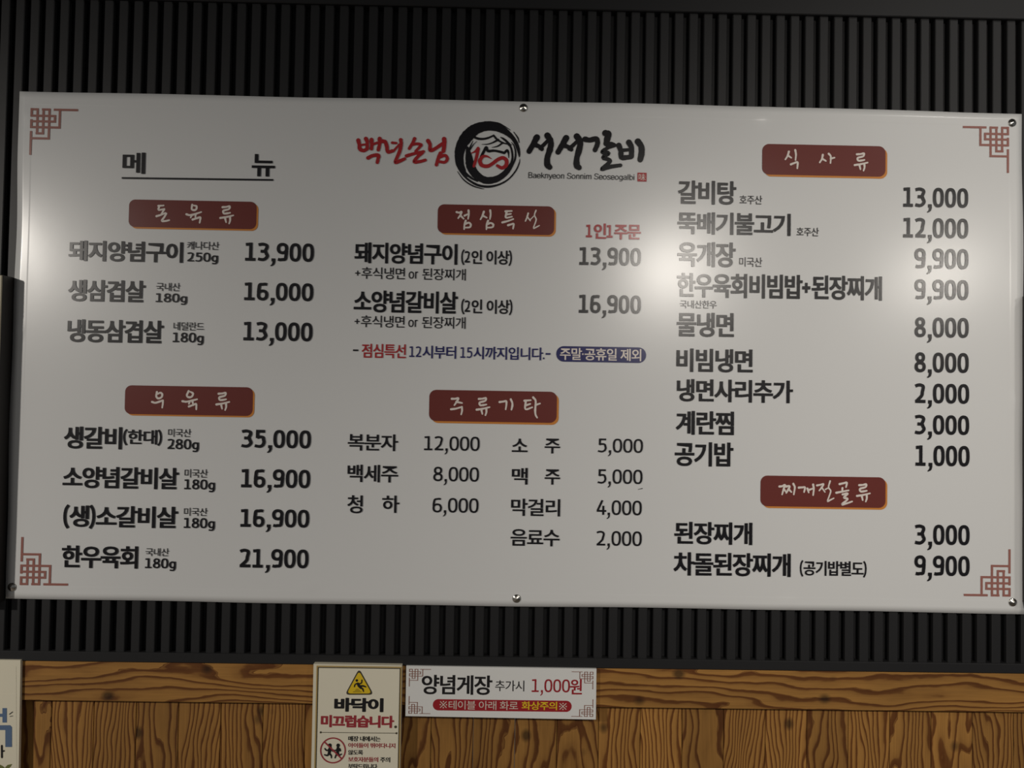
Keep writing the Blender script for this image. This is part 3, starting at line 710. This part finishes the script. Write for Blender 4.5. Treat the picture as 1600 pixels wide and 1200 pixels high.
text('surcharge_lettering', '추가시', (773.8, 1062.7, 819, 1080.3), M_signblack, sign, S1, 'L', plane=SIGN_Y)
text('surcharge_price', '1,000', (831, 1061.0, 890.3, 1081.7), M_signred, sign, S1, 'M', plane=SIGN_Y, label='red price')
text('surcharge_price', '원', (890.6, 1060.8, 909.1, 1085), M_signred, sign, S1, 'M', plane=SIGN_Y, label='red currency word')
a = uv(676.5, 1092.2, SIGN_Y); b = uv(893, 1112.4, SIGN_Y)
p = Print(); p.poly(rrect(a[0], b[1], b[0], a[1], (a[1] - b[1]) * .49, 10)); pl = p.build('caution_pill', M_signred, sign, SIGN_Y + S1, 'red pill with a caution line')
text('caution_lettering', '※', (687.2, 1095.0, 698.4, 1106.5), M_signcream, pl, S2, 'L', plane=SIGN_Y)
text('caution_lettering', '테이블 아래 화로', (701.1, 1094.3, 809.3, 1109.4), M_signcream, pl, S2, 'L', plane=SIGN_Y)
text('caution_lettering', '화상주의', (815, 1095.6, 870.3, 1109.4), M_signyellow, pl, S2, 'M', plane=SIGN_Y, label='yellow caution words')
text('caution_lettering', '※', (873.8, 1098.0, 885.4, 1109.2), M_signcream, pl, S2, 'L', plane=SIGN_Y)

# ------------------------------------------------------------------ slippery floor warning board
WY = -0.010
def wq(x, y, Y=WY): return at(x / 7.056 + 480, y / 7.056 + 1030, Y)
def wuv(x, y): q = wq(x, y); return (q.x, q.z)
HB = at(560, 1300, WY).z                                    # runs on below the photo's lower edge
warn = empty('warning_board', (wq(560, 60).x, WY, HB)); PRINT_ORIGIN[warn.name] = tuple(warn.location)
tag(warn, 'upright cream warning board with a yellow slip triangle, gold border and red Korean words', 'sign')
def down(q): return Vector((q.x, q.y, HB))
A, B_ = wq(70, 52), wq(1043, 70)
quad_plate('board', (A, B_, down(B_), down(A)), WY, RAIL_Y - .0005, M_board, warn)
def frame(name, x0, y0, x1, wd, m, Y):
    p = Print(); a_ = wuv(x0, y0); b_ = wuv(x1, y0 + 18); w_ = wd / 7.056 / 872
    p.poly([(a_[0], HB + .004), (a_[0] + w_, HB + .004), (a_[0] + w_, a_[1]), (a_[0], a_[1])])
    p.poly([(b_[0] - w_, HB + .004), (b_[0], HB + .004), (b_[0], a_[1]), (b_[0] - w_, a_[1])], -.00001)
    p.poly([(a_[0], a_[1] - w_), (b_[0], a_[1] - w_), (b_[0], a_[1]), (a_[0], a_[1])], -.00002)
    p.build(name, m, warn, WY + Y)
a = wuv(128, 98); b = wuv(1025, 98)
p = Print(); p.poly([(a[0], HB + .008), (b[0], HB + .008), (b[0], a[1]), (a[0], a[1])]); p.build('printed_panel', M_panel, warn, WY - .0002)
frame('gold_border', 104, 70, 1043, 13, M_gold, -.0004)
frame('inner_line', 118, 85, 1030, 9, M_darkline, -.0006)
def rtri(p, apex, bl_, br_, r):
    pts = [Vector(wuv(*q)) for q in (apex, bl_, br_)]; out = []
    cen = (pts[0] + pts[1] + pts[2]) / 3
    for i in range(3):
        c = pts[i]; d1 = (pts[i - 1] - c).normalized(); d2 = (pts[(i + 1) % 3] - c).normalized()
        p0 = c + d1 * r; p1 = c + d2 * r
        for k in range(7):
            t = k / 6; out.append(tuple(p0 * (1 - t) ** 2 + c * 2 * t * (1 - t) + p1 * t * t))
    p.poly(out)
p = Print(); rtri(p, (573, 100), (415, 392), (735, 392), .0085); tri = p.build('slip_triangle', M_darkline, warn, WY - .0004, 'dark edged yellow triangle')
p = Print(); rtri(p, (573, 128), (438, 376), (711, 376), .0070); p.build('triangle_face', M_signyellow, tri, WY - .0007, 'yellow face')
PX = 1 / 7.056 / 872
def pict(name, items, heads, m, parent, Y, label=None):
    p = Print()
    for pts, wd in items: p.stroke([wuv(*q) for q in pts], wd * PX if not isinstance(wd, list) else [k * PX for k in wd], smooth=True)
    for (x, y, r) in heads: p.k += 1; p.disc(wuv(x, y), r * PX, -.00001 * (p.k % 9), 16)
    return p.build(name, m, parent, WY + Y, label)
pict('falling_figure', [([(560, 268), (572, 290), (592, 312)], [28, 30, 26]), ([(578, 268), (600, 258), (604, 228)], 14), ([(555, 262), (530, 276), (522, 300)], 14), ([(588, 312), (612, 325), (622, 352)], [22, 18, 14]), ([(585, 295), (615, 292), (646, 302)], [22, 18, 14]), ([(508, 357), (596, 357)], 5), ([(528, 342), (582, 342)], 5), ([(540, 328), (566, 328)], 4)], [(548, 232, 14)], M_signblack, tri, -.0010)
def wbox(x0, y0, x1, y1): return (x0 / 7.056 + 480, y0 / 7.056 + 1030, x1 / 7.056 + 480, y1 / 7.056 + 1030)
text('warning_lettering', '바닥이', wbox(300, 422, 840, 583), M_signblack, warn, -.0005, 'X', plane=WY)
text('warning_lettering', '미끄럽습니다', wbox(152, 612, 958, 758), M_dullred, warn, -.0005, 'X', plane=WY, label='red slippery-floor words')
p = Print(); p.disc(wuv(975, 745), 15 * PX, 0, 16); p.build('full_stop', M_darkline, warn, WY - .0005)
pict('divider_line', [([(145, 805), (990, 815)], 6)], [(150, 805, 11), (985, 815, 11)], M_darkline, warn, -.0005)
c0 = wuv(285, 1003); p = Print()
p.stroke([(c0[0] + 131 * PX * math.cos(i * math.pi / 20), c0[1] + 131 * PX * math.sin(i * math.pi / 20)) for i in range(40)], 14 * PX, closed=True, smooth=False)
p.stroke([wuv(192, 910), wuv(378, 1092)], 15 * PX, caps='flat', smooth=False)
rg = p.build('prohibition_ring', M_dullred, warn, WY - .0008, 'red ring and slash')
pict('running_children', [([(255, 968), (250, 1000), (242, 1035)], [32, 38, 30]), ([(250, 980), (220, 1005), (196, 985)], 16), ([(262, 985), (285, 1012), (300, 1005)], 16), ([(240, 1035), (225, 1058), (192, 1052)], [24, 20, 15]), ([(248, 1040), (265, 1060), (268, 1085)], [24, 18, 15]),
      ([(340, 975), (338, 1005), (335, 1038)], [30, 36, 30]), ([(335, 985), (310, 1005), (288, 1000)], 15), ([(345, 985), (368, 1010), (362, 985)], 14), ([(332, 1038), (318, 1060), (308, 1085)], [24, 18, 15]), ([(342, 1038), (352, 1058), (378, 1045)], [24, 18, 15])],
     [(250, 948, 21), (342, 948, 20)], M_signblack, rg, -.0006)
text('notice_lettering', '매장 내에서는', wbox(453, 845, 808, 907), M_signblack, warn, -.0005, 'B', plane=WY)
text('notice_lettering', '아이들이 뛰어다니지', wbox(453, 920, 972, 980), M_dullred, warn, -.0005, 'B', plane=WY, label='red line of the notice')
text('notice_lettering', '않도록', wbox(453, 998, 615, 1055), M_signblack, warn, -.0005, 'B', plane=WY)
text('notice_lettering', '보호자분들의', wbox(453, 1075, 783, 1133), M_dullred, warn, -.0005, 'B', plane=WY, label='red words of the notice')
text('notice_lettering', '주의', wbox(805, 1078, 915, 1137), M_signblack, warn, -.0005, 'B', plane=WY)
text('notice_lettering', '부탁드립니다.', wbox(453, 1150, 780, 1212), M_signblack, warn, -.0005, 'B', plane=WY)

# ------------------------------------------------------------------ poster at the left edge
PY = -0.004
pb_ = at(-120, 1400, PY).z
pr = at(32, 1031.5, PY); pr2 = at(32.3, 1200, PY)
pos = empty('blue_poster', (pr.x - .20, PY, pb_)); PRINT_ORIGIN[pos.name] = tuple(pos.location)
tag(pos, 'pale poster with blue lettering at the bottom left edge, beside the pine planks', 'poster')
quad_plate('poster_sheet', (Vector((pr.x - .40, PY, pr.z)), pr, Vector((pr2.x, PY, pb_)), Vector((pr.x - .40, PY, pb_))), PY, RAIL_Y - .0005, M_board, pos)
def pp(x, y): return uv(x / 10, 1080 + y / 10, PY)
p = Print(); p.poly([pp(0, 35), pp(255, 40), pp(250, 50), pp(0, 45)][::-1]); p.poly([pp(246, 0), pp(254, 0), pp(262, 1200), pp(252, 1200)]); p.poly([pp(246, 0), pp(254, 0), pp(252, -390), pp(244, -390)]); p.build('crease_lines', M_panel, pos, PY - .0003)
p = Print(); p.poly([pp(40, 262), pp(108, 262), pp(108, 488), pp(40, 488)]); p.poly([pp(-90, 262), pp(-20, 262), pp(-20, 488), pp(-90, 488)]); p.poly([pp(-25, 350), pp(45, 350), pp(45, 400), pp(-25, 400)], -.00001)
p.poly([pp(-90, 530), pp(160, 530), pp(188, 560), pp(188, 870), pp(85, 870), pp(85, 605), pp(-90, 605)]); p.build('poster_lettering', M_blue, pos, PY - .0004, 'blue block letters')
p = Print(); p.stroke([pp(150, 358), pp(198, 322)], .0013); p.stroke([pp(160, 392), pp(200, 385)], .0010); p.build('poster_burst_mark', M_signblack, pos, PY - .0006)
p = Print(); p.stroke([pp(30, 850), pp(32, 1030)], .0032); p.stroke([pp(32, 940), pp(65, 930)], .0026); p.build('poster_small_lettering', M_signblack, pos, PY - .0006)
p = Print(); p.poly([pp(80, 1190), pp(120, 1150), pp(190, 1135), pp(165, 1180), pp(120, 1215)]); p.poly([pp(-10, 1140), pp(40, 1165), pp(80, 1200), pp(20, 1230), pp(-20, 1200)]); p.build('poster_leaf', M_leaf, pos, PY - .0005, 'green leaf')

PRINT_ORIGIN[banner.name] = tuple(banner.location)
flush_text()
